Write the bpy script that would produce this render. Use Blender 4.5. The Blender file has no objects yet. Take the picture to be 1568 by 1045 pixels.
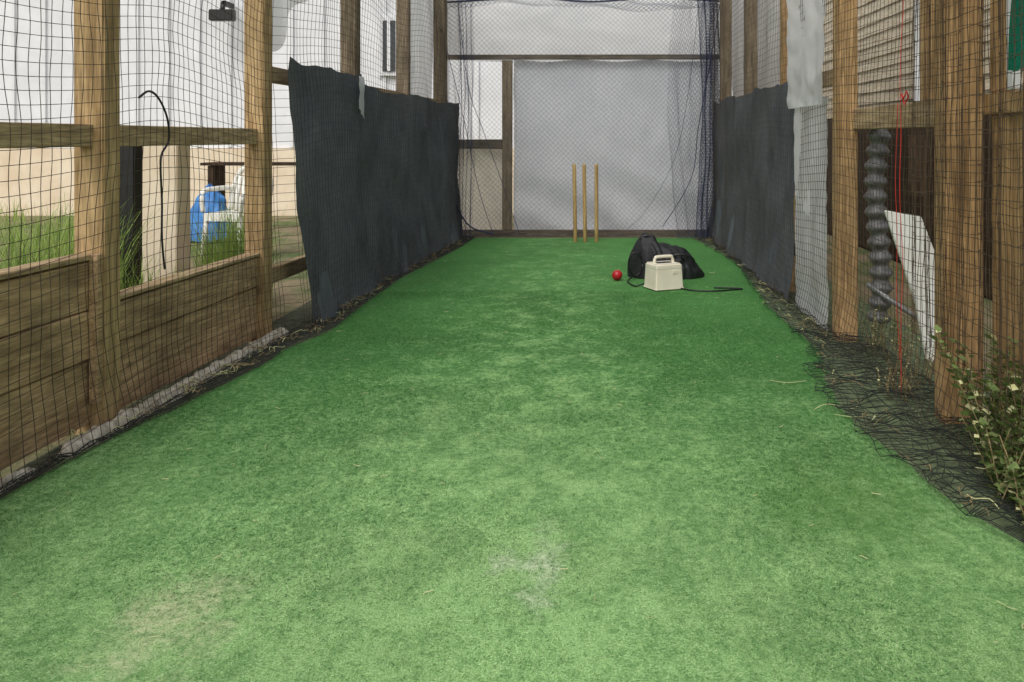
import bpy, bmesh, math, random
import numpy as np
from mathutils import Vector, Matrix, noise
random.seed(7)
S = bpy.context.scene
COL = S.collection

# ---------------------------------------------------------------- materials
def newmat(name):
    m = bpy.data.materials.new(name); m.use_nodes = True
    nt = m.node_tree; b = nt.nodes['Principled BSDF']
    return m, nt, b
def N(nt, t, **kw):
    n = nt.nodes.new(t)
    for k, v in kw.items():
        n.inputs[k].default_value = v
    return n
def ramp(nt, stops):
    r = nt.nodes.new('ShaderNodeValToRGB')
    e = r.color_ramp.elements
    while len(e) < len(stops): e.new(0.5)
    for i, (p, c) in enumerate(stops):
        e[i].position = p
        e[i].color = (c[0], c[1], c[2], 1) if not isinstance(c, (int, float)) else (c, c, c, 1)
    return r
def coords(nt, scale=(1,1,1)):
    tc = nt.nodes.new('ShaderNodeTexCoord'); mp = nt.nodes.new('ShaderNodeMapping')
    mp.inputs['Scale'].default_value = scale
    nt.links.new(tc.outputs['Object'], mp.inputs['Vector'])
    return mp.outputs['Vector']
def mixc(nt, a, b, f, mode='MIX'):
    m = nt.nodes.new('ShaderNodeMix'); m.data_type = 'RGBA'; m.blend_type = mode
    for sock, v in ((m.inputs[0], f), (m.inputs[6], a), (m.inputs[7], b)):
        if isinstance(v, bpy.types.NodeSocket): nt.links.new(v, sock)
        elif isinstance(v, (int, float)): sock.default_value = v
        else: sock.default_value = (v[0], v[1], v[2], 1)
    return m.outputs[2]
def bump(nt, b, h, s=0.3, d=0.01):
    bn = nt.nodes.new('ShaderNodeBump'); bn.inputs['Strength'].default_value = s; bn.inputs['Distance'].default_value = d
    nt.links.new(h, bn.inputs['Height']); nt.links.new(bn.outputs[0], b.inputs['Normal'])

def wood(name, light, dark, axis='Z', rough=0.85, stain=0.5):
    m, nt, b = newmat(name)
    sc = {'Z': (1,1,.06), 'Y': (1,.06,1), 'X': (.06,1,1)}[axis]
    v = coords(nt, sc)
    n1 = N(nt, 'ShaderNodeTexNoise', Scale=45.0, Detail=8.0, Roughness=0.65, Distortion=0.6); nt.links.new(v, n1.inputs['Vector'])
    n2 = N(nt, 'ShaderNodeTexNoise', Scale=160.0, Detail=4.0); nt.links.new(v, n2.inputs['Vector'])
    v2 = coords(nt)
    n3 = N(nt, 'ShaderNodeTexNoise', Scale=3.5, Detail=6.0, Roughness=.7); nt.links.new(v2, n3.inputs['Vector'])
    r1 = ramp(nt, [(0.36, dark), (0.62, light)]); nt.links.new(n1.outputs[0], r1.inputs[0])
    r2 = ramp(nt, [(0.35, .5), (0.6, 1.0)]); nt.links.new(n2.outputs[0], r2.inputs[0])
    c = mixc(nt, r1.outputs[0], r2.outputs[0], 0.7, 'MULTIPLY')
    r3 = ramp(nt, [(0.36, .42), (0.6, 1.08)]); nt.links.new(n3.outputs[0], r3.inputs[0])
    c = mixc(nt, c, r3.outputs[0], stain, 'MULTIPLY')
    vo = nt.nodes.new('ShaderNodeTexVoronoi'); vo.inputs['Scale'].default_value = 4.0
    v3 = coords(nt, {'Z': (1,1,.5), 'Y': (1,.5,1), 'X': (.5,1,1)}[axis]); nt.links.new(v3, vo.inputs['Vector'])
    rk = ramp(nt, [(0.035, 1.0), (0.07, 0.0)]); nt.links.new(vo.outputs['Distance'], rk.inputs[0])
    c = mixc(nt, c, (dark[0]*.35, dark[1]*.3, dark[2]*.3), rk.outputs[0])
    nt.links.new(c, b.inputs['Base Color']); b.inputs['Roughness'].default_value = rough
    b.inputs['Specular IOR Level'].default_value = .25
    bump(nt, b, n1.outputs[0], .5, .004)
    return m

def plain(name, col, col2=None, scale=6, rough=.7, metal=0, bs=.15, transl=0, dist=.01, spec=None):
    m, nt, b = newmat(name)
    v = coords(nt)
    n = N(nt, 'ShaderNodeTexNoise', Scale=float(scale), Detail=6.0, Roughness=.65); nt.links.new(v, n.inputs['Vector'])
    col2 = col2 or tuple(x*.7 for x in col)
    r = ramp(nt, [(0.35, col2), (0.62, col)]); nt.links.new(n.outputs[0], r.inputs[0])
    nt.links.new(r.outputs[0], b.inputs['Base Color'])
    b.inputs['Roughness'].default_value = rough; b.inputs['Metallic'].default_value = metal
    if spec is not None: b.inputs['Specular IOR Level'].default_value = spec
    bump(nt, b, n.outputs[0], bs, dist)
    if transl:
        t = nt.nodes.new('ShaderNodeBsdfTranslucent'); nt.links.new(r.outputs[0], t.inputs[0])
        mx = nt.nodes.new('ShaderNodeMixShader'); mx.inputs[0].default_value = transl
        out = nt.nodes['Material Output']
        nt.links.new(b.outputs[0], mx.inputs[1]); nt.links.new(t.outputs[0], mx.inputs[2]); nt.links.new(mx.outputs[0], out.inputs[0])
    return m

def weave(name, c1, c2, scale=220, transl=.25, rough=.9):
    m, nt, b = newmat(name)
    v = coords(nt)
    n0 = N(nt, 'ShaderNodeTexNoise', Scale=2.6, Detail=8.0, Roughness=.68); nt.links.new(v, n0.inputs['Vector'])
    n1 = N(nt, 'ShaderNodeTexNoise', Scale=float(scale), Detail=2.0); nt.links.new(v, n1.inputs['Vector'])
    r = ramp(nt, [(0.35, c2), (0.65, c1)]); nt.links.new(n0.outputs[0], r.inputs[0])
    r2 = ramp(nt, [(0.35, .55), (0.65, 1.2)]); nt.links.new(n1.outputs[0], r2.inputs[0])
    c = mixc(nt, r.outputs[0], r2.outputs[0], .7, 'MULTIPLY')
    nt.links.new(c, b.inputs['Base Color']); b.inputs['Roughness'].default_value = rough
    b.inputs['Specular IOR Level'].default_value = .15
    bump(nt, b, n1.outputs[0], .3, .002)
    t = nt.nodes.new('ShaderNodeBsdfTranslucent'); nt.links.new(c, t.inputs[0])
    mx = nt.nodes.new('ShaderNodeMixShader'); mx.inputs[0].default_value = transl
    out = nt.nodes['Material Output']
    nt.links.new(b.outputs[0], mx.inputs[1]); nt.links.new(t.outputs[0], mx.inputs[2])
    nt.links.new(mx.outputs[0], out.inputs[0])
    return m

M_postL = wood('treated_pine_upright', (.70,.49,.26), (.40,.26,.12), 'Z', stain=.5)
M_railY = wood('treated_pine_rail', (.66,.49,.29), (.38,.26,.14), 'Y', stain=.5)
M_board = wood('treated_pine_board', (.70,.48,.28), (.40,.26,.14), 'Y', stain=.7)
M_postR = wood('rough_sawn_post', (.72,.47,.23), (.36,.215,.095), 'Z', stain=.65)
M_grey  = wood('weathered_grey_timber', (.34,.27,.18), (.16,.12,.085), 'Z')
M_greyX = wood('weathered_grey_rail', (.24,.20,.15), (.11,.09,.065), 'X')
M_dark  = wood('dark_timber_and_backing', (.10,.062,.036), (.04,.024,.015), 'Z')
M_clad  = wood('tan_weatherboard', (.84,.75,.58), (.70,.59,.42), 'Y', stain=.3)
M_stump = wood('ash_wood', (.66,.45,.20), (.46,.29,.11), 'Z', rough=.5, stain=.2)
M_white = plain('white_painted_cladding', (.82,.82,.84), (.72,.73,.75), 2.5, .7, bs=.05)
M_beige = plain('beige_render', (.84,.72,.56), (.72,.58,.42), 3, .9)
M_tarp  = plain('white_plastic_sheet', (.93,.93,.94), (.86,.87,.89), 3.0, .45, bs=.35, transl=.55, dist=.02)
M_conc  = plain('weathered_concrete', (.76,.70,.60), (.30,.26,.19), 26, .95, bs=.7)
M_shade = weave('dark_shade_cloth', (.165,.182,.205), (.095,.107,.125), transl=.12)
M_backc = weave('pale_grey_shade_cloth', (.80,.81,.86), (.70,.71,.77), transl=.35)
M_beigc = weave('beige_fabric', (.88,.82,.72), (.74,.68,.58), transl=.35)
M_green = weave('green_shade_cloth', (.02,.24,.15), (.01,.17,.10), transl=.3)
M_netT  = plain('tan_net_twine', (.085,.062,.040), (.04,.03,.02), 30, .9)
M_netT2 = plain('brown_net_twine', (.12,.075,.04), (.06,.04,.025), 30, .9)
M_netD  = plain('black_net_twine', (.030,.036,.030), (.014,.016,.014), 30, .9)
M_netB  = plain('navy_net_twine', (.05,.065,.13), (.03,.038,.085), 30, .9)
M_black = plain('black_plastic', (.012,.012,.013), (.008,.008,.008), 30, .45)
M_bag   = plain('black_nylon', (.017,.018,.021), (.008,.008,.009), 60, .6, bs=.6)
M_cream = plain('cream_plastic', (.82,.76,.62), (.74,.68,.54), 9, .4, bs=.03)
M_red   = plain('red_leather', (.50,.015,.025), (.36,.01,.015), 30, .35)
M_redst = plain('red_string', (.65,.03,.02), None, 20, .8)
M_blue  = plain('blue_tarpaulin', (.05,.24,.60), (.03,.15,.42), 7, .5, bs=.5, dist=.03)
M_pvc   = plain('white_plastic', (.86,.85,.80), (.74,.72,.64), 8, .4, bs=.03)
M_straw = plain('dry_straw', (.62,.60,.34), (.46,.48,.20), 40, .9)
M_twig  = plain('dry_twig', (.34,.25,.12), (.18,.13,.07), 40, .9)
M_leaf  = plain('weed_leaf', (.24,.32,.10), (.10,.17,.05), 25, .7, transl=.3)
M_leaf2 = plain('grass_blade', (.42,.55,.14), (.20,.32,.07), 12, .7, transl=.35)
M_galv  = plain('galvanised_steel', (.40,.41,.41), (.22,.22,.22), 40, .45, .6)
M_soilnet = plain('dark_humus', (.11,.115,.065), (.04,.045,.028), 35, 1.0, bs=.9, dist=.02)
M_soilR = plain('mossy_soil', (.17,.22,.11), (.065,.085,.045), 22, 1.0, bs=.9, dist=.02)
M_glass = plain('window_glass', (.05,.06,.07), (.03,.035,.04), 3, .1)
M_roof = plain('grey_metal_roof', (.30,.31,.32), (.22,.23,.24), 4, .5)

def turf_mat():
    m, nt, b = newmat('artificial_turf')
    v = coords(nt)
    def noi(sc, det=4., vec=None, ro=.6, di=0.):
        n = N(nt, 'ShaderNodeTexNoise', Scale=float(sc), Detail=det, Roughness=ro, Distortion=di); nt.links.new(vec or v, n.inputs['Vector']); return n.outputs[0]
    fine = noi(210, 4., ro=.85); mid = noi(48, 6., ro=.85); patch = noi(6.5, 10., ro=.8, di=.3); big = noi(1.1, 3.)
    vs = coords(nt, (2.4, 1.0, 1)); streak = noi(4.0, 10., vs, ro=.82)
    rf = ramp(nt, [(0.34, (.025,.09,.02)), (0.5, (.062,.215,.052)), (0.66, (.19,.43,.14))]); nt.links.new(fine, rf.inputs[0])
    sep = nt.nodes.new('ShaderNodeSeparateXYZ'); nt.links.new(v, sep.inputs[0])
    def mth(op, a, bb=None, clamp=False):
        n = nt.nodes.new('ShaderNodeMath'); n.operation = op; n.use_clamp = clamp
        for i, x in enumerate((a, bb)):
            if x is None: continue
            if isinstance(x, (int, float)): n.inputs[i].default_value = x
            else: nt.links.new(x, n.inputs[i])
        return n.outputs[0]
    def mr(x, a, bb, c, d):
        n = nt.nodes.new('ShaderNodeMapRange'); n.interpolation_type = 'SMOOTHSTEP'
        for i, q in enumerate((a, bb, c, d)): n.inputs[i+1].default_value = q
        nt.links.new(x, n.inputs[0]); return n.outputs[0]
    near_wear_light = mr(sep.outputs[1], .9, 4.4, 1.0, 0.0)  # near end paler: part wear, part open-end light painted into the colour
    far_dim = mr(sep.outputs[1], 4.0, 7.5, 0.0, 1.0)  # far end darker: less wear, plus shade of the enclosed end painted in
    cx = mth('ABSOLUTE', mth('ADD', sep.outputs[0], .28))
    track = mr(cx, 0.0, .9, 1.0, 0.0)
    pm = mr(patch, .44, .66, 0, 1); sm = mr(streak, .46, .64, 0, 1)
    w = mth('ADD', mth('MULTIPLY', near_wear_light, .74), mth('MULTIPLY', track, .15))
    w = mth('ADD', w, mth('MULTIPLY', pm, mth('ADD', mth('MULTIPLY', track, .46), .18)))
    w = mth('ADD', w, mth('MULTIPLY', sm, mth('ADD', mth('MULTIPLY', near_wear_light, .34), .08)))
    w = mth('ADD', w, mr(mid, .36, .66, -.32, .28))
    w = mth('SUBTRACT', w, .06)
    w = mth('MULTIPLY', w, mth('SUBTRACT', 1.0, mth('MULTIPLY', far_dim, .45)), True)
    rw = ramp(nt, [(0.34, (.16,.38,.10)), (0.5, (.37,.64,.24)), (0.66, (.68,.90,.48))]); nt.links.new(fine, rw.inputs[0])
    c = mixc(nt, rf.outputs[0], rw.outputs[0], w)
    rb = ramp(nt, [(0.3, .80), (0.65, 1.12)]); nt.links.new(big, rb.inputs[0])
    c = mixc(nt, c, rb.outputs[0], .8, 'MULTIPLY')
    def blob(x0, y0, r0, r1, ph, sy=.8):
        dx = mth('SUBTRACT', sep.outputs[0], x0); dy = mth('MULTIPLY', mth('SUBTRACT', sep.outputs[1], y0), sy)
        d = mth('SQRT', mth('ADD', mth('MULTIPLY', dx, dx), mth('MULTIPLY', dy, dy)))
        d = mth('ADD', d, mth('MULTIPLY', mth('SUBTRACT', patch, .5), ph))
        return mr(d, r0, r1, 1, 0)
    brk = mr(mid, .38, .6, .2, 1.0)
    c = mixc(nt, c, (.10,.25,.05), mth('MULTIPLY', blob(.70, 2.30, .0, .36, .9), .5))
    c = mixc(nt, c, (.80,.80,.50), mth('MULTIPLY', mth('MULTIPLY', blob(-.86, 1.74, .0, .17, .6, .6), brk), .65))  # near-left sun patch painted into the turf colour
    c = mixc(nt, c, (.78,.88,.62), mth('MULTIPLY', mth('MULTIPLY', blob(-.11, 1.97, .0, .07, .25, .3), brk), .75))
    c = mixc(nt, c, (.78,.88,.62), mth('MULTIPLY', mth('MULTIPLY', blob(-.21, 1.95, .0, .05, .25, .3), brk), .65))
    nt.links.new(c, b.inputs['Base Color']); b.inputs['Roughness'].default_value = .85
    b.inputs['Specular IOR Level'].default_value = .15
    h = mth('ADD', fine, mth('MULTIPLY', mid, .8)); bump(nt, b, h, .9, .006)
    return m
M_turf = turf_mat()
def ground_mat():
    m, nt, b = newmat('soil_and_grass'); v = coords(nt)
    n = N(nt, 'ShaderNodeTexNoise', Scale=1.3, Detail=9.0, Roughness=.7); nt.links.new(v, n.inputs['Vector'])
    n2 = N(nt, 'ShaderNodeTexNoise', Scale=60.0, Detail=5.0, Roughness=.7); nt.links.new(v, n2.inputs['Vector'])
    r = ramp(nt, [(0.4, (.12,.17,.05)), (0.56, (.32,.25,.15)), (0.75, (.45,.36,.24))]); nt.links.new(n.outputs[0], r.inputs[0])
    r2 = ramp(nt, [(0.3, .4), (0.7, 1.2)]); nt.links.new(n2.outputs[0], r2.inputs[0])
    nt.links.new(mixc(nt, r.outputs[0], r2.outputs[0], .8, 'MULTIPLY'), b.inputs['Base Color'])
    b.inputs['Roughness'].default_value = 1; bump(nt, b, n2.outputs[0], .8, .02); return m
M_ground = ground_mat()

# ---------------------------------------------------------------- mesh helpers
def link(name, verts, faces, mat, parent=None, smooth=False):
    me = bpy.data.meshes.new(name); me.from_pydata([tuple(v) for v in verts], [], faces); me.update()
    if smooth: me.polygons.foreach_set('use_smooth', [True]*len(me.polygons))
    o = bpy.data.objects.new(name, me); COL.objects.link(o)
    if isinstance(mat, list):
        for q in mat: me.materials.append(q)
    else: me.materials.append(mat)
    if parent: o.parent = parent
    return o
def empty(name):
    e = bpy.data.objects.new(name, None); e.empty_display_size = .1; COL.objects.link(e); return e
def box(name, x0, x1, y0, y1, z0, z1, mat, parent=None, bev=.004, wob=.004, seg=1):
    bm = bmesh.new()
    bmesh.ops.create_cube(bm, size=1)
    for v in bm.verts:
        v.co = Vector(((x0+x1)/2+v.co.x*(x1-x0), (y0+y1)/2+v.co.y*(y1-y0), (z0+z1)/2+v.co.z*(z1-z0)))
        v.co += Vector([random.uniform(-wob, wob) for _ in range(3)])
    if bev: bmesh.ops.bevel(bm, geom=list(bm.edges), offset=bev, segments=2, affect='EDGES')
    me = bpy.data.meshes.new(name); bm.to_mesh(me); bm.free()
    me.materials.append(mat)
    o = bpy.data.objects.new(name, me); COL.objects.link(o)
    if parent: o.parent = parent
    return o
def tube_geo(pts, r, sides, verts, faces, rfn=None):
    pts = [Vector(p) for p in pts]; n = len(pts); base = len(verts)
    for i, p in enumerate(pts):
        t = (pts[min(i+1, n-1)] - pts[max(i-1, 0)]).normalized()
        if abs(t.z) < .9: a = t.cross(Vector((0,0,1))).normalized()
        else: a = t.cross(Vector((0,1,0))).normalized()
        b = t.cross(a); rr = rfn(i/(n-1)) if rfn else r
        for k in range(sides):
            an = 2*math.pi*k/sides
            verts.append(p + a*rr*math.cos(an) + b*rr*math.sin(an))
    for i in range(n-1):
        for k in range(sides):
            k2 = (k+1) % sides
            faces.append((base+i*sides+k, base+i*sides+k2, base+(i+1)*sides+k2, base+(i+1)*sides+k))
    faces.append(tuple(base+k for k in range(sides))[::-1]); faces.append(tuple(base+(n-1)*sides+k for k in range(sides)))
def tube(name, pts, r, mat, parent=None, sides=8, rfn=None):
    v, f = [], []; tube_geo(pts, r, sides, v, f, rfn); return link(name, v, f, mat, parent, True)
def spline(pts, n=12):
    P = [Vector(p) for p in pts]; out = []
    for i in range(len(P)-1):
        for t in np.linspace(0, 1, n, endpoint=False):
            p0 = P[max(i-1,0)]; p1 = P[i]; p2 = P[i+1]; p3 = P[min(i+2,len(P)-1)]
            out.append(.5*((2*p1)+(p2-p0)*t+(2*p0-5*p1+4*p2-p3)*t*t+(3*p1-p0-3*p2+p3)*t**3))
    out.append(P[-1]); return out
def sheet(name, fn, nu, nv, mat, parent=None):
    v = [fn(i/nu, j/nv) for j in range(nv+1) for i in range(nu+1)]
    f = [(j*(nu+1)+i, j*(nu+1)+i+1, (j+1)*(nu+1)+i+1, (j+1)*(nu+1)+i) for j in range(nv) for i in range(nu)]
    return link(name, v, f, mat, parent, True)
def nz(x, y, z=0): return noise.noise(Vector((x, y, z)))
def np_mesh(name, V, F, mat, parent=None):
    me = bpy.data.meshes.new(name); k = F.shape[1]
    me.vertices.add(len(V)); me.vertices.foreach_set('co', V.ravel())
    me.loops.add(F.size); me.loops.foreach_set('vertex_index', F.ravel().astype(np.int32))
    me.polygons.add(len(F)); me.polygons.foreach_set('loop_start', (np.arange(len(F))*k).astype(np.int32))
    me.polygons.foreach_set('loop_total', np.full(len(F), k, dtype=np.int32))
    me.update(calc_edges=True); me.materials.append(mat)
    o = bpy.data.objects.new(name, me); COL.objects.link(o)
    if parent: o.parent = parent
    return o
def net(name, fn, nu, nv, r, mat, diamond=False, parent=None):
    """real netting: every twine is a 3-sided strand"""
    P = np.array([fn(i/nu, j/nv) for j in range(nv+1) for i in range(nu+1)], dtype=float)
    idx = lambda i, j: j*(nu+1)+i
    E = []
    if diamond:
        for j in range(nv):
            for i in range(nu):
                if (i+j) % 2 == 0: E.append((idx(i,j), idx(i+1,j+1)))
                else: E.append((idx(i+1,j), idx(i,j+1)))
    else:
        for j in range(nv+1):
            for i in range(nu+1):
                if i < nu: E.append((idx(i,j), idx(i+1,j)))
                if j < nv: E.append((idx(i,j), idx(i,j+1)))
    E = np.array(E)
    A, B = P[E[:,0]], P[E[:,1]]
    T = B-A; L = np.linalg.norm(T, axis=1, keepdims=True); ok = L[:,0] > 1e-5
    A, B, T = A[ok], B[ok], T[ok]/L[ok]
    ref = np.where(np.abs(T[:,2:3]) > .8, np.array([[0,1.,0]]), np.array([[0,0,1.]]))
    U = np.cross(T, ref); U /= np.linalg.norm(U, axis=1, keepdims=True); W = np.cross(T, U)
    vs = []
    for Q in (A, B):
        for k in range(3):
            an = 2*math.pi*k/3; vs.append(Q + r*(math.cos(an)*U + math.sin(an)*W))
    V = np.stack(vs, 1).reshape(-1, 3); n = len(A)
    b = (np.arange(n)*6)[:, None]
    F = np.concatenate([b+np.array([[k, (k+1)%3, 3+(k+1)%3, 3+k]]) for k in range(3)], 0)
    return np_mesh(name, V, F, mat, parent)
def lerp_tab(tab, y):
    if y <= tab[0][0]: return tab[0][1]
    for (a, x0), (b, x1) in zip(tab, tab[1:]):
        if y <= b:
            return x0+(x1-x0)*(y-a)/(b-a)
    return tab[-1][1]

# ---------------------------------------------------------------- ground + turf
def gfn(u, v):
    x = (u-.5); y = (v-.5)
    return (math.copysign(abs(x*2)**3*400, x), math.copysign(abs(y*2)**3*400, y)+3, -.012)
sheet('ground', gfn, 40, 40, M_ground)
TL = [(-1,-1.66),(2.33,-1.63),(2.63,-1.62),(3.14,-1.53),(3.6,-1.45),(3.8,-1.43),(3.95,-1.45),(4.38,-1.35),(5.2,-1.36),(5.9,-1.36),(6.8,-1.28),(7.6,-1.20),(8.35,-1.17)]
TR = [(-1,1.5),(1.3,1.3),(1.7,1.17),(2.0,1.09),(2.18,1.02),(2.55,.965),(3.1,.92),(3.5,.97),(3.9,1.07),(4.4,1.06),(4.97,1.05),(5.8,1.11),(6.8,1.17),(7.6,1.10),(8.35,1.02)]
turf = empty('artificial_turf_pitch')
def tfn(u, v):
    y = -1+v*9.38
    xl = lerp_tab(TL, y)+.012*nz(y*4, 3); xr = lerp_tab(TR, y)+.02*nz(y*4, 9)
    e = min(u, 1-u)
    return (xl+(xr-xl)*u, y, .004*nz(u*5, y*1.5)+(.004 if e > .01 else -.006))
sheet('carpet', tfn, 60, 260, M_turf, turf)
rng = np.random.default_rng(3)
NB = 200000
yy = 1.15+(rng.random(NB)**1.35)*4.3
xl = np.interp(yy, [a for a,_ in TL], [b for _,b in TL]); xr = np.interp(yy, [a for a,_ in TR], [b for _,b in TR])
xx = xl+.015+(xr-xl-.03)*rng.random(NB)
an = rng.random(NB)*2*np.pi; hgt = .003+.005*rng.random(NB); lean = .005+.011*rng.random(NB); an2 = an+np.pi/2+rng.normal(0,.4,NB)
wd = .0008+.0010*rng.random(NB)
base = np.stack([xx, yy, np.full(NB, .0035)], 1)
s_ = np.stack([np.cos(an)*wd, np.sin(an)*wd, np.zeros(NB)], 1)
tip = base+np.stack([np.cos(an2)*lean, np.sin(an2)*lean, hgt], 1)
V = np.stack([base-s_, base+s_, tip], 1).reshape(-1, 3)
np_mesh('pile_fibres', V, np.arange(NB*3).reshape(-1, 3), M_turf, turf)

sheet('soil_border', lambda u,v: (-1.72+.55*u, 1+7.6*v, -.006+.004*nz(u*4,v*60)), 6, 120, M_soilnet)
sheet('soil_border', lambda u,v: (.86+.8*u, .8+7.8*v, -.006+.006*nz(u*9,v*90)), 16, 240, M_soilR)

# ---------------------------------------------------------------- left fence
def XL(y): return -1.66+.046*(y-2.5)
fl = empty('timber_fence')
for i, y in enumerate([.25, 1.55, 2.86, 4.12, 5.5, 6.8, 8.1]):
    x = XL(y); m = M_postL if i < 4 else M_grey
    box(f'post_{i}', x-.10, x, y, y+.10, -.3, 3.0, m, fl, .006, .006)
def rail(name, ya, yb, z0, z1, th, mat, par, Xf, off=0):
    v = []
    for y in (ya, yb):
        x = Xf(y)+off+random.uniform(-.003,.003)
        v += [(x-th, y, z0), (x, y, z0), (x, y, z1), (x-th, y, z1)]
    f = [(0,1,2,3),(7,6,5,4),(0,4,5,1),(1,5,6,2),(2,6,7,3),(3,7,4,0)]
    o = link(name, v, f, mat, par)
    bv = o.modifiers.new('b', 'BEVEL'); bv.width = .004; bv.segments = 2
    return o
seg = [(.35,1.55),(1.65,2.86),(2.96,4.12)]
for i, (a, b) in enumerate(seg):
    rail(f'mid_rail_{i}', a, b, .958, 1.034, .045, M_railY, fl, XL, -.03)
    zs = [0.03, .25, .415, .58] if i < 2 else [0.02, .27, .415]
    for k in range(len(zs)-1):
        rail(f'board_{i}_{k}', a, b, zs[k], zs[k+1]-.006, .035, M_board, fl, XL, -.035+random.uniform(-.006,.006))
rail('cap_1', 1.65, 2.86, .582, .60, .07, M_railY, fl, XL, -.02)
rail('cap_2', 2.96, 4.12, .417, .432, .07, M_railY, fl, XL, -.02)
rail('brace_post', 2.825, 2.855, .1, .60, .03, M_board, fl, XL, .0)
for i, (a, b) in enumerate([(4.22,5.5),(5.6,6.8),(6.9,8.1)]):
    rail(f'top_rail_{i}', a, b, 1.27, 1.35, .045, M_railY, fl, XL, -.03)
    rail(f'low_rail_{i}', a, b, .25, .33, .045, M_railY, fl, XL, -.03)
def edging(y0, y1, x_in, w, h):
    v = []; f = []; n = 110
    for i in range(n+1):
        y = y0+(y1-y0)*i/n; j = .007*nz(y*14, 2)+.006*nz(y*40, 5)
        xa = XL(y)+x_in+j; hh = h*(1+.35*nz(y*11, 7)+.3*nz(y*45, 3)); taper = min(1, i/3+.3, (n-i)/3+.3)
        prof = [(0,-.01),(0,hh*.8),(w*.25,hh),(w*.7,hh*.95),(w,hh*.6),(w*1.05,-.01)]
        for px, pz in prof: v.append((xa+px+.006*nz(y*50, px*90), y, pz*taper))
    for i in range(n):
        for k in range(5): f.append((i*6+k, i*6+k+1, (i+1)*6+k+1, (i+1)*6+k))
    f += [tuple(range(6)), tuple(n*6+k for k in range(6))]
    link('concrete_edging', v, f, M_conc, None, True)
edging(2.62, 4.3, .004, .045, .036)
edging(1.0, 2.52, .002, .016, .028)

# ---------------------------------------------------------------- right fence
fr = empty('timber_fence')
box('post_0', 1.225, 1.36, 2.95, 3.05, -.3, 3.0, M_postR, fr, .008, .008)
box('post_1', 1.205, 1.305, 4.15, 4.25, -.3, 3.0, M_postR, fr, .006, .006)
for i, y in enumerate([5.5, 6.8, 8.1]):
    box(f'post_{i+2}', 1.24, 1.34, y, y+.1, -.3, 3.0, M_grey if i else M_postR, fr, .006, .006)
box('post_5', 1.30, 1.36, 3.30, 3.36, 1.12, 3.0, M_postR, fr)
box('post_6', 1.24, 1.36, .6, .72, -.3, 3.0, M_postR, fr)
rail('mid_rail', 3.06, 4.15, 1.03, 1.13, .05, M_railY, fr, lambda y: 1.33)
rail('near_rail', .72, 2.95, 1.07, 1.14, .06, M_postR, fr, lambda y: 1.40, .02)
y = .74; k = 0
while y < 2.93:
    w = .10+random.uniform(-.01,.01)
    box(f'paling_{k}', 1.385+random.uniform(0,.008), 1.41, y, min(y+w-.004, 2.945), .02, 1.064, M_postR, fr, .003, .002); y += w; k += 1
for i, (a, b) in enumerate([(4.25,5.5),(5.6,6.8),(6.9,8.1)]):
    rail(f'top_rail_{i}', a, b, 1.27, 1.35, .045, M_railY, fr, lambda y: 1.32)
    rail(f'low_rail_{i}', a, b, .25, .33, .045, M_railY, fr, lambda y: 1.32)
box('short_stud', 1.42, 1.50, 3.8, 3.88, .72, 1.0, M_dark, fr)
box('white_batten', 1.455, 1.49, 3.8, 3.83, 1.15, 2.6, M_white, fr)
box('white_batten_2', 1.36, 1.384, 2.74, 2.78, 1.145, 2.6, M_white, fr)
box('tan_board', 1.385, 1.40, 2.785, 2.945, 1.145, 2.6, M_postR, fr)
tube('steel_strap', [(1.30,4.0,.30),(1.50,3.9,.16)], .012, M_galv, fr)

# ---------------------------------------------------------------- back frame
fb = empty('timber_end_frame')
box('top_rail', -1.46, 1.33, 8.60, 8.65, 1.785, 1.835, M_greyX, fb)
box('stud', -.90, -.80, 8.60, 8.65, .06, 1.78, M_grey, fb)
box('mid_rail', -1.46, -.905, 8.60, 8.65, .88, .975, M_greyX, fb)
box('bottom_rail', -1.46, 1.33, 8.58, 8.66, -.02, .055, M_greyX, fb)
box('end_post_a', -1.56, -1.465, 8.58, 8.68, -.2, 3., M_grey, fb)
box('end_post_b', 1.335, 1.40, 8.58, 8.68, -.2, 3., M_grey, fb)
def backc(u, v):
    x = -.79+2.1*u; z = .03+1.76*v
    s = .015*nz(x*3, z*1.2, 1)+.009*nz(x*9, z*3, 4)
    s += .026*math.sin((x*1.2+z*2.4)*5+2*nz(x,z))*max(0, 1-v*1.8)
    s += .008*math.sin(x*30+3*nz(x*2,z*2,9))*max(0, v-.6)
    return (x+.01*nz(z*3,x), 8.68+s*1.2, z-.02*math.sin(u*math.pi*3)**2*(v>.98))
sheet('end_shade_cloth', backc, 110, 90, M_backc)
sheet('beige_fabric_panel', lambda u,v: (-1.45+.56*u, 8.70+.035*nz(u*3+v*4, v*3)+.02*math.sin(u*9+v*6), .03+.86*v), 40, 50, M_beigc)
sheet('white_tarpaulin', lambda u,v: (-1.5+3.0*u, 8.78+.03*nz(u*4,v*2,3)+.010*nz(u*14,v*5), 1.80+.62*v-.04*math.sin(u*math.pi)), 90, 20, M_tarp)

st = empty('cricket_stumps')
for i, (xb, xt, yb_) in enumerate([(-.148,-.160,8.05),(-.055,-.066,8.02),(.052,.050,8.05)]):
    pts = [(xb+(xt-xb)*t, yb_-.02*t, -.03+.775*t) for t in (0,.02,.3,.6,.93,.965,.985,1)]
    prof = {0:.010,1:.0175,2:.018,3:.018,4:.018,5:.0165,6:.0175,7:.011}
    tube(f'stump_{i+1}', pts, .018, M_stump, st, 14, lambda t, prof=prof: prof[round(t*7)])

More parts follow.
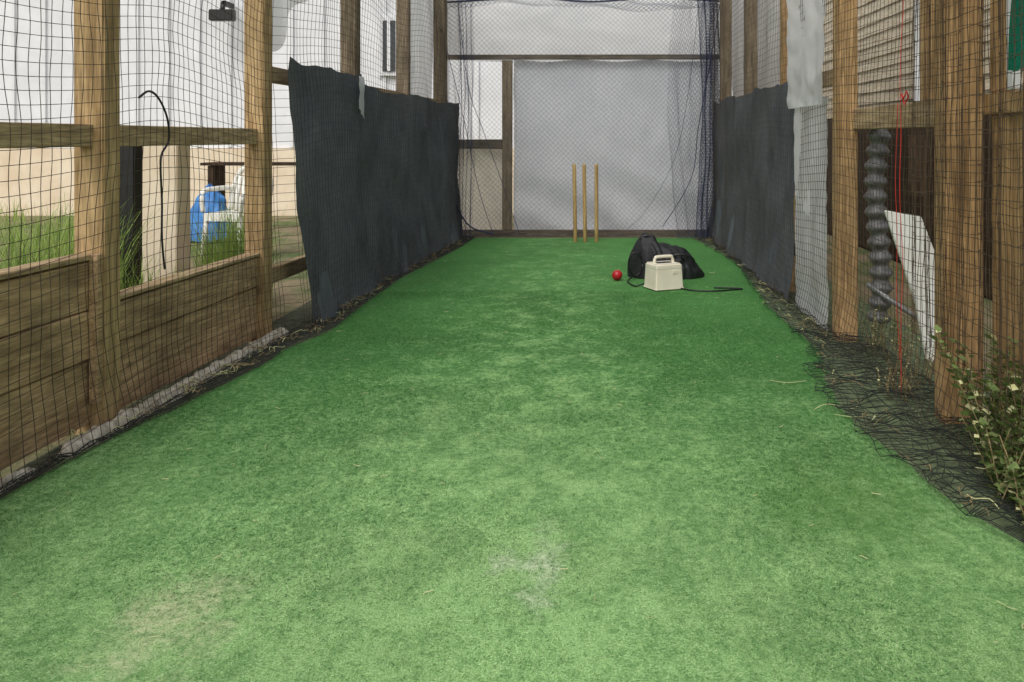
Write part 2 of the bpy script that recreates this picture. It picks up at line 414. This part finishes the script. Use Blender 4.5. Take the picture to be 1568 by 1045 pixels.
# ---------------------------------------------------------------- side shade cloths
def cloth_left(y0, y1, ztop, seed, amp=.02, dx=0):
    def f(u, v):
        y = y0+(y1-y0)*u; z = .015+(ztop-.015)*v
        ph = y*7+seed+2.6*nz(y*.9,z*1.6,seed)+z*2.2
        fold = (math.sin(ph)*amp+.35*amp*math.sin(y*27+z*6+seed+4*nz(y*1.6,z*2)))*(.45+.45*(1-v))*(.5+.9*abs(nz(y*1.7,seed)))*1.5
        sag = .075*max(0, 1-v*2.2)**1.2
        zt = z + (.02*nz(y*4, seed)-.03*abs(math.sin(u*math.pi*2)) )*v
        dy = .16*math.exp(-(u/.16)**2)*(1-v)**2
        return (XL(y)+.055+dx+fold+sag+.035*nz(y*1.8, z*2.0, seed)+.008*nz(y*9, z*9, seed), y+dy+.03*nz(z*2, seed)*(1-v), zt)
    return f
sheet('shade_cloth', cloth_left(4.27, 5.42, 1.40, 1.0, .020, .015), 100, 80, M_shade)
sheet('shade_cloth', cloth_left(5.30, 8.45, 1.34, 4.0, .020), 220, 80, M_shade)
def cloth_right(u, v):
    y = 5.0+3.45*u; z = .015+1.345*v
    fold = (math.sin(y*9+2.6*nz(y*1.4,z*1.5,8)+z*1.5)*.018+.007*math.sin(y*33+z*4))*(.4+.6*(1-v))*(.5+1.1*abs(nz(y*1.6,4)))*1.4
    return (1.22-fold-.05*max(0,1-v*2)**1.3+.025*nz(y*2.2,z*2.4), y, z+(.03*nz(y*4,2)-.03*abs(math.sin(u*9)))*v)
sheet('shade_cloth', cloth_right, 200, 70, M_shade)
sheet('green_shade_cloth', lambda u,v: (1.33+.02*math.sin(v*8+u*5), 2.35+.32*u+.03*nz(v*3,u), 1.20+1.4*v+.03*nz(u*5,1)), 20, 40, M_green)

def plas(x0, y0, y1, z0, z1, seed, amp=.02):
    return lambda u, v: (x0+amp*nz(u*4, v*9, seed)+amp*.6*math.sin(u*11+v*5+seed)+amp*.7*nz(u*9, v*20, seed), y0+(y1-y0)*u+.02*nz(v*5,seed), z0+(z1-z0)*v)
sheet('plastic_sheet', plas(1.195, 4.29, 4.98, .01, 1.20, 2, .008), 30, 60, M_tarp)
sheet('plastic_sheet', plas(1.17, 4.26, 5.02, 1.16, 2.9, 5, .018), 60, 140, M_tarp)
sheet('plastic_sheet', plas(1.40, 5.2, 8.5, 1.2, 2.9, 9, .02), 80, 50, M_tarp)
def drape(u, v):
    y = 4.22+1.1*u; zt = 2.9; zb = 1.42+.8*u*u+.05*math.sin(u*14)
    return (XL(y)-.14+.02*math.sin(u*20+v*3), y, zb+(zt-zb)*v)
sheet('plastic_sheet', drape, 40, 40, M_tarp)
sheet('plastic_sheet', lambda u,v: (XL(6.9+1.3*u)-.14+.02*math.sin(u*18+v*3), 6.95+1.3*u, 1.3+1.6*v), 30, 30, M_tarp)
sheet('cloth_patch', lambda u,v: (XL(5.3)+.105+.01*nz(u*3,v*3), 5.22+.12*u, 1.17+.2*v-.06*u*(1-v)), 6, 8, M_tarp)

# ---------------------------------------------------------------- nets
def net_left(u, v):
    y = 1.1+7.35*u; z = v*2.75
    x = XL(y)+.035+.022*nz(y*1.3, z*1.1)+.014*nz(y*4, z*3, 2)
    x += .035*max(0, 1-z/.42)**1.6*(1+.5*nz(y*3, 1))
    if y > 4.2: x += .085*(1-v*.6)
    return (x, y+.035*nz(y*1.6, z*1.6, 5)+.016*nz(y*7, z*6, 8), max(.012, z+.07*nz(y*1.1, z*.8, 9)-.02))
net('cricket_net', net_left, 172, 64, .00125, M_netT)
def net_right(u, v):
    y = 1.1+7.35*u; z = v*2.75
    x = 1.185-.018*nz(y*1.3, z*1.1, 3)-.012*nz(y*4, z*3, 2)
    x -= .06*max(0, 1-z/.35)**1.6
    return (x, y+.03*nz(y*2, z*2, 15)+.014*nz(y*8, z*7, 8), max(.012, z+.04*nz(y*1.1, z*1.2, 19)-.02))
net('cricket_net', net_right, 172, 64, .00125, M_netT)
def net_fold(u, v):
    z = .25+2.4*v; y = 2.35+.85*u+.05*nz(u*9, z*.8, 3)
    return (1.20+.02*math.sin(u*40)+.01*nz(u*9,z*2), y, z+.02*nz(u*20, z))
net('gathered_net', net_fold, 52, 44, .0011, M_netT2)
def net_back(u, v):
    x = -1.42+2.72*u; z = 2.45*v
    y = 8.40+.04*nz(x*1.5, z, 3)+.02*math.sin(x*6+z*2)-.12*max(0, 1-z/.3)**1.5
    return (x+.03*nz(x*2, z*2, 5), y, max(.012, z+.02*nz(x*2,z*2,7)))
net('cricket_net', net_back, 110, 98, .0011, M_netB, True)
def gather(xa, xb, amp, seed):
    def f(u, v):
        z = 2.45*v; sw = xa+(xb-xa)*u
        bow = amp*math.sin(v*math.pi*.9)
        x = sw - bow*(1-u)+.02*nz(u*6, z*2, seed)
        return (x, 8.30+.05*math.sin(u*26+nz(z, seed)*2)+.03*nz(u*4, z, seed), max(.012, z))
    return f
net('gathered_net', gather(1.02, 1.26, -.06, 1), 56, 90, .0022, M_netB, True)
net('gathered_net', gather(.85, 1.2, .10, 9), 40, 80, .0013, M_netB, True)
net('gathered_net', gather(-1.35, -1.15, -.06, 4), 34, 90, .0014, M_netB, True)
net('gathered_net', lambda u,v: (-1.4+2.7*u, 8.33+.05*math.sin(v*9+u*20), 2.27+.14*v+.03*nz(u*8,2)+.03*math.sin(u*math.pi*2)), 110, 10, .0024, M_netB, True)
nr = empty('net_rope')
def rope(name, pts, r, mat=M_netB): return tube(name, spline(pts), r, mat, nr, 6)
rope('head_rope', [(-1.42,8.38,2.33),(-.6,8.38,2.37),(0,8.38,2.335),(.6,8.38,2.37),(1.3,8.38,2.34)], .010)
rope('fold_a', [(1.26,8.3,2.3),(1.16,8.3,1.7),(1.05,8.3,1.1),(.98,8.3,.6),(.7,8.3,.12)], .004)
rope('fold_b', [(1.05,8.3,2.3),(.96,8.3,1.5),(.82,8.3,.8),(.55,8.3,.3),(.3,8.3,.05)], .002)
rope('fold_c', [(-1.3,8.3,2.3),(-1.2,8.3,1.5),(-1.05,8.3,1.05),(-.85,8.3,.5),(-.7,8.3,.05)], .003)
rope('fold_d', [(-1.42,8.3,1.9),(-1.25,8.3,1.2),(-1.1,8.3,.5),(-.95,8.3,.03)], .003)
rope('fold_e', [(-1.38,8.3,.45),(-1.2,8.3,.14),(-.95,8.3,.05)], .008)
def net_roof(u, v): 
    return (-1.6+2.9*u, 1.1+7.4*v, 2.72-.10*math.sin(u*math.pi)-.25*max(0,v-.85)/.15+.03*nz(u*4, v*9))
net('roof_net', net_roof, 40, 100, .0012, M_netD)

def skirtL(u, v):
    y = 1.6+6.8*u; a = XL(y)+(.065 if y > 2.6 else .03); b = max(a+.01, lerp_tab(TL, y)+.03+.015*nz(y*6, 4))
    x = a+(b-a)*v
    return (x+.010*nz(y*14, v*7, 2), y+.012*nz(y*14, v*7, 6), .014+.02*abs(nz(y*8, v*5, 1)))
net('net_skirt', skirtL, 360, 6, .0013, M_netD)
def skirtR(u, v):
    y = 1.3+7.0*u; a = 1.23 if y > 4.1 else 1.36; b = lerp_tab(TR, y)-.035+.02*nz(y*5, 4)
    x = a+(b-a)*v
    return (x+.05*nz(y*5, v*3, 2), y+.06*nz(y*5, v*3, 6), .014+.04*abs(nz(y*5, v*3, 1)))
net('net_skirt', skirtR, 210, 10, .0013, M_netD)
net('net_skirt', lambda u, v: tuple(Vector(skirtR(.02+.40*u, .05+.99*v))+Vector((-.01+.05*nz(u*16,v*4,3),.008+.06*nz(u*16,v*4,8),.010+.018*nz(u*30,v*5)))), 78, 9, .0014, M_netD)

# ---------------------------------------------------------------- litter
def strands(name, items, mat):
    v, f = [], []
    for pts, r in items: tube_geo(pts, r, 4, v, f)
    return link(name, v, f, mat)
it = []
for _ in range(140):
    y = 1.3+6.3*random.random()**1.2; xl_ = lerp_tab(TL, y); xr_ = lerp_tab(TR, y)
    x = random.uniform(xl_+.05, xr_-.05); L = random.uniform(.003, .014); a = random.uniform(0, 3.14)
    if random.random() < .10: L *= 2.0
    p = Vector((x, y, .013)); d = Vector((math.cos(a), math.sin(a), 0)); q = d.cross(Vector((0,0,1)))
    it.append(([p-d*L, p-d*L*.3+q*L*random.uniform(-.2,.2), p+d*L*.4+q*L*random.uniform(-.1,.3), p+d*L], random.uniform(.0005,.0012)))
strands('straw_litter', it, M_straw)
def lit(n, side, ymin, ymax):
    it = []
    for _ in range(n):
        y = random.uniform(ymin, ymax)
        xe = lerp_tab(TL if side == 0 else TR, y); sg = -1 if side == 0 else 1
        x = xe+sg*random.uniform(-.03, .10); L = random.uniform(.015, .055); a = 1.57+random.uniform(-.8, .8)
        p = Vector((x, y, random.uniform(.02,.04))); d = Vector((math.cos(a), math.sin(a), 0)); q = Vector((1,0,0))
        it.append((spline([p-d*L, p-d*L*.3+q*L*random.uniform(-.35,.35)+Vector((0,0,.012)), p+d*L*.4+q*L*random.uniform(-.3,.4), p+d*L], 3), random.uniform(.0008,.0017)))
    return it
strands('twig_litter', lit(130, 0, 2.7, 8.1)+lit(70, 1, 3.4, 8.1)+lit(18, 1, 1.9, 3.4), M_twig)
strands('straw_litter', lit(55, 0, 2.7, 6)+lit(24, 1, 4.0, 7)+lit(3, 1, 2, 3.6), M_straw)
strands('straw_litter', [(spline([(.80,3.05,.012),(.86,3.09,.02),(.93,3.05,.016),(.98,3.10,.014)],5), .0012), (spline([(.72,3.42,.012),(.78,3.36,.02),(.86,3.40,.016)],5), .0011), (spline([(.86,3.0,.012),(.90,2.95,.02),(.97,2.97,.016)],5), .0011)], M_straw)

# vegetation
def grass(name, x, y, n, h, spread, mat=M_leaf2, z=0):
    v, f = [], []
    for _ in range(n):
        a = random.uniform(0, 6.28); r = spread*math.sqrt(random.random())
        b = Vector((x+r*math.cos(a), y+r*math.sin(a)*1.5, z)); a2 = random.uniform(0, 6.28); hh = h*random.uniform(.5, 1)
        out = Vector((math.cos(a2), math.sin(a2), 0))*hh*random.uniform(.05,.5); s = Vector((-math.sin(a2), math.cos(a2), 0))*random.uniform(.003,.006)
        k = len(v)
        for t in (0, .4, .75, 1):
            c = b+out*t*t+Vector((0,0,hh*(t*1.15-.25*t*t))); ww = 1-t*.9
            v += [c-s*ww, c+s*ww]
        for q in range(3): f.append((k+2*q, k+2*q+1, k+2*q+3, k+2*q+2))
    return link(name, v, f, mat)
def weed(name, x, y, n, h, spread, mat=M_leaf, dry=.2, leaf=.018, stem=M_twig):
    v, f = [], []; mi = []
    for _ in range(n):
        a = random.uniform(0, 6.28); r = spread*math.sqrt(random.random())
        b = Vector((x+r*math.cos(a), y+r*math.sin(a)*1.3, 0)); hh = h*random.uniform(.35, 1)
        d = Vector((random.uniform(-.5,.5), random.uniform(-.5,.5), 1)).normalized()
        pts = [b+d*hh*t+Vector((.02*nz(t*3, _), .02*nz(t*3, _, 4), 0)) for t in (0,.33,.66,1)]
        c0 = len(f); tube_geo(pts, .0013, 3, v, f); mi += [1]*(len(f)-c0)
        for t in np.linspace(.1, 1, int(8+hh*55)):
            c = b+d*hh*t; aa = random.uniform(0, 6.28); L = leaf*random.uniform(.5, 1.5)
            o = Vector((math.cos(aa), math.sin(aa), random.uniform(-.3,.7))).normalized(); s = o.cross(Vector((random.random(),random.random(),1))).normalized()*L*.42
            k = len(v); v += [c, c+o*L*.5+s, c+o*L*1.1, c+o*L*.5-s]; f.append((k,k+1,k+2,k+3)); mi.append(2 if random.random() < dry else 0)
    o = link(name, v, f, [mat, stem, M_straw]); o.data.polygons.foreach_set('material_index', mi); return o
grass('grass_tuft', -1.82, 3.42, 200, .58, .09)
grass('grass_tuft', -1.86, 4.42, 700, .72, .13)
grass('grass_tuft', -2.10, 5.0, 350, .50, .2)
grass('grass_tuft', -2.06, 3.32, 600, .84, .15)
grass('grass_tuft', -2.28, 3.5, 500, .72, .18)
grass('grass_tuft', -3.0, 4.2, 500, .55, .4)
grass('grass_tuft', -2.2, 2.9, 350, .78, .2, M_leaf)
for i in range(14):
    grass('grass_tuft', random.uniform(-8,-4), random.uniform(5,10), 140, .35, .4)
weed('leafy_weed', 1.27, 2.50, 70, .36, .10, leaf=.026)
weed('leafy_weed', 1.30, 2.72, 26, .44, .05, leaf=.026)
weed('leafy_weed', 1.22, 2.30, 60, .24, .14, leaf=.024)
weed('leafy_weed', 1.20, 2.05, 50, .17, .13, leaf=.022)
weed('dry_weed', 1.32, 3.45, 30, .20, .10, M_twig, .5, .010)
weed('dry_weed', 1.36, 3.9, 30, .26, .10, M_leaf, .5, .012)
weed('dry_weed', 1.18, 3.25, 24, .11, .07, M_twig, .5, .01)
weed('leafy_weed', -1.40, 8.1, 20, .15, .06)

# ---------------------------------------------------------------- props
def ball(x, y, r):
    e = empty('cricket_ball')
    bm = bmesh.new(); bmesh.ops.create_uvsphere(bm, u_segments=32, v_segments=20, radius=r)
    me = bpy.data.meshes.new('leather'); bm.to_mesh(me); bm.free(); me.materials.append(M_red)
    me.polygons.foreach_set('use_smooth', [True]*len(me.polygons))
    o = bpy.data.objects.new('leather', me); COL.objects.link(o); o.location = (x, y, r+.006); o.parent = e
    for k in (-1, 0, 1):
        rr = math.sqrt(r*r-(.004*k)**2)+.0005
        pts = [(x+.35*.004*k+rr*math.cos(a)*.94, y+.004*k, r+.006+rr*math.sin(a)) for a in np.linspace(0, 6.283, 40)]
        tube(f'seam_{k+2}', pts, .0009, M_stump if k else M_red, e, 4)
ball(.18, 5.86, .036)
bag = empty('black_kit_bag')
hs = [(.0,.08),(.02,.16),(.06,.24),(.10,.285),(.17,.28),(.22,.235),(.30,.215),(.38,.20),(.44,.15),(.50,.07),(.54,.02)]
def bagf(u, v):
    s = u*.54; h = lerp_tab(hs, s); d = .15*math.sqrt(max(0, math.sin(math.pi*min(max(u,.01),.99))))+.01
    a = v*math.pi; cc = math.cos(a); ss = math.sin(a)
    y = d*math.copysign(abs(cc)**.7, cc); z = h*abs(ss)**.55
    w = .03*nz(s*8, v*5, 2)+.02*nz(s*26, v*12, 5)+.012*abs(math.sin(s*30+v*9+3*nz(s*8,v*3)))
    return (.26+s+.3*w, 6.05-y*(1+w*4), .008+z*(1+w*2))
sheet('body', bagf, 90, 50, M_bag, bag)
def loop(name, c, w, h, r, par, mat, yo=0, n=20):
    return tube(name, [(c[0]+w*math.cos(a), c[1]+yo*math.sin(a), c[2]+h*math.sin(a)) for a in np.linspace(0, math.pi, n)], r, mat, par, 6)
loop('grab_handle', (.40,6.00,.27), .05, .03, .009, bag, M_black)
loop('carry_strap', (.62,5.93,.12), .10, .06, .008, bag, M_black, -.04)
tube('end_pocket_rim', [(.31+.05*math.cos(a), 5.92+.01*math.cos(a), .11+.08*math.sin(a)) for a in np.linspace(0,6.28,24)], .006, M_black, bag, 6)
bx = empty('cream_battery_box')
bm = bmesh.new(); bmesh.ops.create_cube(bm, size=1)
for v in bm.verts:
    t = .92 if v.co.z > 0 else 1.0
    v.co = Vector((v.co.x*.205*t, v.co.y*.17*t, (v.co.z+.5)*.165))
bmesh.ops.bevel(bm, geom=list(bm.edges), offset=.008, segments=3, affect='EDGES')
me = bpy.data.meshes.new('case'); bm.to_mesh(me); bm.free(); me.materials.append(M_cream)
o = bpy.data.objects.new('case', me); COL.objects.link(o); o.parent = bx
tube('handle', spline([(-.068,0,.155),(-.068,0,.18),(-.060,0,.199),(-.045,0,.205),(.045,0,.205),(.060,0,.199),(.068,0,.18),(.068,0,.155)],5), .0105, M_cream, bx, 10)
box('handle_recess', -.05, .05, -.02, .02, .158, .169, M_black, bx, .002, 0)
box('skirt', -.105, .105, -.0875, .0875, 0, .010, M_cream, bx, .003, 0)
box('latch', .02, .06, -.084, -.078, .10, .125, M_cream, bx, .002, 0)
box('lid_line', -.0965, .0965, -.0800, .0800, .134, .1355, M_galv, bx, .0003, 0)
bx.location = (.475, 5.56, .008); bx.rotation_euler = (0, 0, math.radians(24))
tube('black_cable', spline([(.58,5.52,.012),(.66,5.44,.012),(.78,5.42,.012),(.90,5.46,.012),(.98,5.50,.012),(.92,5.53,.012),(.80,5.54,.012)]), .005, M_black, None, 6)
tube('black_cable', spline([(.36,5.62,.03),(.30,5.60,.012),(.27,5.66,.012),(.25,5.8,.012),(.30,5.9,.03)]), .005, M_black, None, 6)

n = 150
tube('corrugated_drain_pipe', [(1.36+.012*math.sin(t*7), 4.02, .12+.93*t) for t in np.linspace(0, 1, n)], .05, plain('grey_corrugated_plastic', (.16,.16,.16), (.06,.06,.06), 30, .4), None, 16,
     lambda t: .046+.010*math.sin(t*2*math.pi*13))
v = [(1.246,3.62,.68),(1.40,3.62,.655),(1.48,3.60,.43),(1.50,3.56,.02),(1.40,3.56,.06),(1.36,3.58,.30)]
o = link('white_plastic_offcut', v, [tuple(range(6))], M_pvc)
sm = o.modifiers.new('s','SOLIDIFY'); sm.thickness = .02
bv = o.modifiers.new('b','BEVEL'); bv.width = .004
rs = empty('red_string')
def wob(x, y, z0, z1, a, s): return [(x+a*nz(z*3, s), y+a*nz(z*3, s, 4), z) for z in np.linspace(z0, z1, 40)]
tube('strand_1', wob(1.15, 3.15, 1.9, .03, .02, 2), .0013, M_redst, rs, 5)
tube('strand_2', wob(1.16, 3.22, 1.12, .15, .03, 7), .0011, M_redst, rs, 5)
tube('knot', [(1.15,3.13,1.13),(1.16,3.12,1.16),(1.17,3.13,1.14),(1.155,3.13,1.11),(1.145,3.13,1.15)], .004, M_redst, rs, 5)
x3 = XL(3.0)+.05
tube('hanging_cable', spline([(x3,2.98,1.13),(x3+.01,3.03,1.155),(x3+.01,3.10,1.13),(x3+.01,3.16,1.06),(x3+.005,3.18,.98),(x3,3.14,.93),(x3,3.13,.88),(x3-.005,3.15,.75),(x3,3.14,.62),(x3,3.16,.5)]), .0042, M_black, None, 6)
box('black_steel_post', -1.98, -1.91, 3.55, 3.62, -.1, .96, M_black, None)
box('concrete_post', -2.10, -1.93, 3.95, 4.1, -.1, 1.0, M_beige, None)

ch = empty('white_plastic_chair')
cx, cy = 0, 0
def bar(n, p, q, r=.018): tube(n, [p, q], r, M_pvc, ch, 8)
for i, (dx, dy) in enumerate([(-.22,-.2),(.22,-.2),(-.2,.2),(.2,.2)]):
    bar(f'leg_{i+1}', (cx+dx*1.1, cy+dy*1.1, 0), (cx+dx*.95, cy+dy*.95, .44), .026)
sheet('seat', lambda u,v: (cx-.23+.46*u, cy-.22+.44*v, .44-.02*math.sin(u*math.pi)), 8, 8, M_pvc, ch)
sheet('seat_apron', lambda u,v: (cx-.23+.46*u, cy-.222, .44-.07*v), 4, 2, M_pvc, ch)
for i in range(6):
    dx = -.17+.068*i
    tube(f'back_slat_{i+1}', [(cx+dx, cy+.21, .44), (cx+dx*1.1, cy+.26, .62), (cx+dx*1.05, cy+.30, .82-.05*abs(dx)*6)], .026, M_pvc, ch, 6)
tube('back_rim', spline([(cx-.24,cy+.2,.44),(cx-.245,cy+.26,.65),(cx-.20,cy+.30,.80),(cx-.1,cy+.31,.86),(cx+.1,cy+.31,.86),(cx+.20,cy+.30,.80),(cx+.245,cy+.26,.65),(cx+.24,cy+.2,.44)],5), .028, M_pvc, ch, 8)
for q_ in (-1, 1):
    tube(f'arm_{"l" if q_<0 else "r"}', spline([(cx+q_*.24,cy+.26,.66),(cx+q_*.27,cy,.66),(cx+q_*.26,cy-.2,.63),(cx+q_*.24,cy-.21,.45)],5), .024, M_pvc, ch, 8)
ch.location = (-2.93, 7.0, 0); ch.rotation_euler = (0, 0, math.radians(-15)); ch.scale = (.74, .8, .86)
def heap(u, v):
    a = u*2*math.pi; r = .24*(1-v)**.6
    return (-3.72+r*math.cos(a)*(1+.3*nz(math.cos(a)*2,math.sin(a)*2,v*3)), 8.3+r*math.sin(a), .52*v**.8+.06*nz(math.cos(a)*3, math.sin(a)*3, v*4))
sheet('blue_tarpaulin_heap', heap, 48, 20, M_blue)
tb = empty('garden_bench')
for i in range(3): box(f'slat_{i+1}', -4.1, -2.9, 8.9+.12*i, 9.0+.12*i, .70, .73, M_dark, tb, .003, 0)
for i, xq in enumerate((-4.0, -3.0)): box(f'trestle_{i+1}', xq-.03, xq+.03, 8.92, 9.22, 0, .697, M_dark, tb, .003, 0)

# ---------------------------------------------------------------- buildings
hb = empty('white_clad_building')
box('wall', -16, 4, 11.0, 17.0, .86, 4.2, M_white, hb, 0, 0)
box('plinth', -16.02, 4.02, 10.95, 17.05, -.2, .855, M_beige, hb, 0, 0)
for i in range(50):
    xq = -15.9+.4*i
    box(f'batten_{i}', xq, xq+.05, 10.965, 10.998, .87, 4.18, M_white, hb, 0, 0)
def window(x0, x1, z0, z1, i):
    box(f'window_frame_{i}', x0-.06, x1+.06, 10.93, 10.99, z0-.06, z1+.06, M_white, hb, .005, 0)
    box(f'window_glass_{i}', x0, x1, 10.915, 10.928, z0, z1, M_glass, hb, 0, 0)
    box(f'window_bar_{i}', (x0+x1)/2-.02, (x0+x1)/2+.02, 10.90, 10.914, z0, z1, M_white, hb, 0, 0)
window(-2.68, -2.52, 1.85, 2.5, 1)
window(-9.6, -8.4, 1.6, 2.7, 2)
v = [(-16.4,10.6,4.2),(4.4,10.6,4.2),(4.4,14,5.6),(-16.4,14,5.6),(4.4,17.4,4.2),(-16.4,17.4,4.2)]
link('roof', v, [(0,1,2,3),(3,2,4,5),(1,4,2),(0,3,5)], M_roof, hb)
lf = empty('security_floodlight')
box('bracket', -4.66, -4.60, 10.70, 10.96, 2.66, 2.72, M_black, lf, .003, 0)
box('housing', -4.78, -4.48, 10.60, 10.72, 2.46, 2.60, M_black, lf, .01, 0)
tube('stem', [(-4.63,10.7,2.70),(-4.63,10.66,2.58)], .03, M_black, lf)
box('sensor', -4.68, -4.58, 10.62, 10.70, 2.74, 2.84, M_black, lf, .01, 0)
sh = empty('timber_shed')
for i in range(18):
    box(f'dark_backing_{i}', 2.46, 2.485, 4.6+.25*i, 4.845+.25*i, 0, 1.18, M_dark, sh, .003, .001)  # dark backing added so the opening under the right rail stays dark
for i in range(14):
    z = 1.19+.10*i
    link(f'weatherboard_{i}', [(2.48,4.5,z),(2.455,4.5,z),(2.468,4.5,z+.1),(2.48,4.5,z+.1),(2.48,9.1,z),(2.455,9.1,z),(2.468,9.1,z+.1),(2.48,9.1,z+.1)],
         [(0,1,2,3),(7,6,5,4),(0,4,5,1),(1,5,6,2),(2,6,7,3)], M_clad, sh)
box('core', 2.50, 4.2, 4.5, 9.1, -.1, 2.58, M_dark, sh, 0, 0)
link('roof', [(2.44,4.4,2.60),(4.4,4.4,2.9),(4.4,9.3,2.9),(2.44,9.3,2.60)], [(0,1,2,3)], M_roof, sh)

# ---------------------------------------------------------------- light, camera
w = bpy.data.worlds.new('World'); S.world = w; w.use_nodes = True; nt = w.node_tree
bg = nt.nodes['Background']; sky = nt.nodes.new('ShaderNodeTexSky'); sky.sky_type = 'NISHITA'; sky.sun_disc = False
EL, AZ = math.radians(52), math.radians(200)
sky.sun_elevation = EL; sky.sun_rotation = AZ; sky.air_density = 1.5; sky.dust_density = 3.0; sky.ozone_density = .6
hs_ = nt.nodes.new('ShaderNodeHueSaturation'); hs_.inputs['Saturation'].default_value = .22
nt.links.new(sky.outputs[0], hs_.inputs['Color']); nt.links.new(hs_.outputs[0], bg.inputs[0]); bg.inputs[1].default_value = .15
sd = bpy.data.lights.new('sun', 'SUN'); sd.energy = 1.5; sd.angle = math.radians(35); sd.color = (1, .96, .9)
so = bpy.data.objects.new('sun', sd); COL.objects.link(so)
d = Vector((math.sin(AZ)*math.cos(EL), math.cos(AZ)*math.cos(EL), math.sin(EL)))
so.rotation_euler = d.to_track_quat('Z', 'Y').to_euler(); so.location = d*20
S.view_settings.view_transform = 'Standard'; S.view_settings.look = 'None'; S.view_settings.exposure = 0
cd = bpy.data.cameras.new('camera'); cam = bpy.data.objects.new('camera', cd); COL.objects.link(cam)
cam.location = (0, 0, .987); cam.rotation_euler = (math.radians(90), 0, 0)
cd.lens = 29.85; cd.sensor_width = 36; cd.shift_x = -.0772; cd.shift_y = -.198; cd.clip_end = 1500; cd.clip_start = .05
S.camera = cam
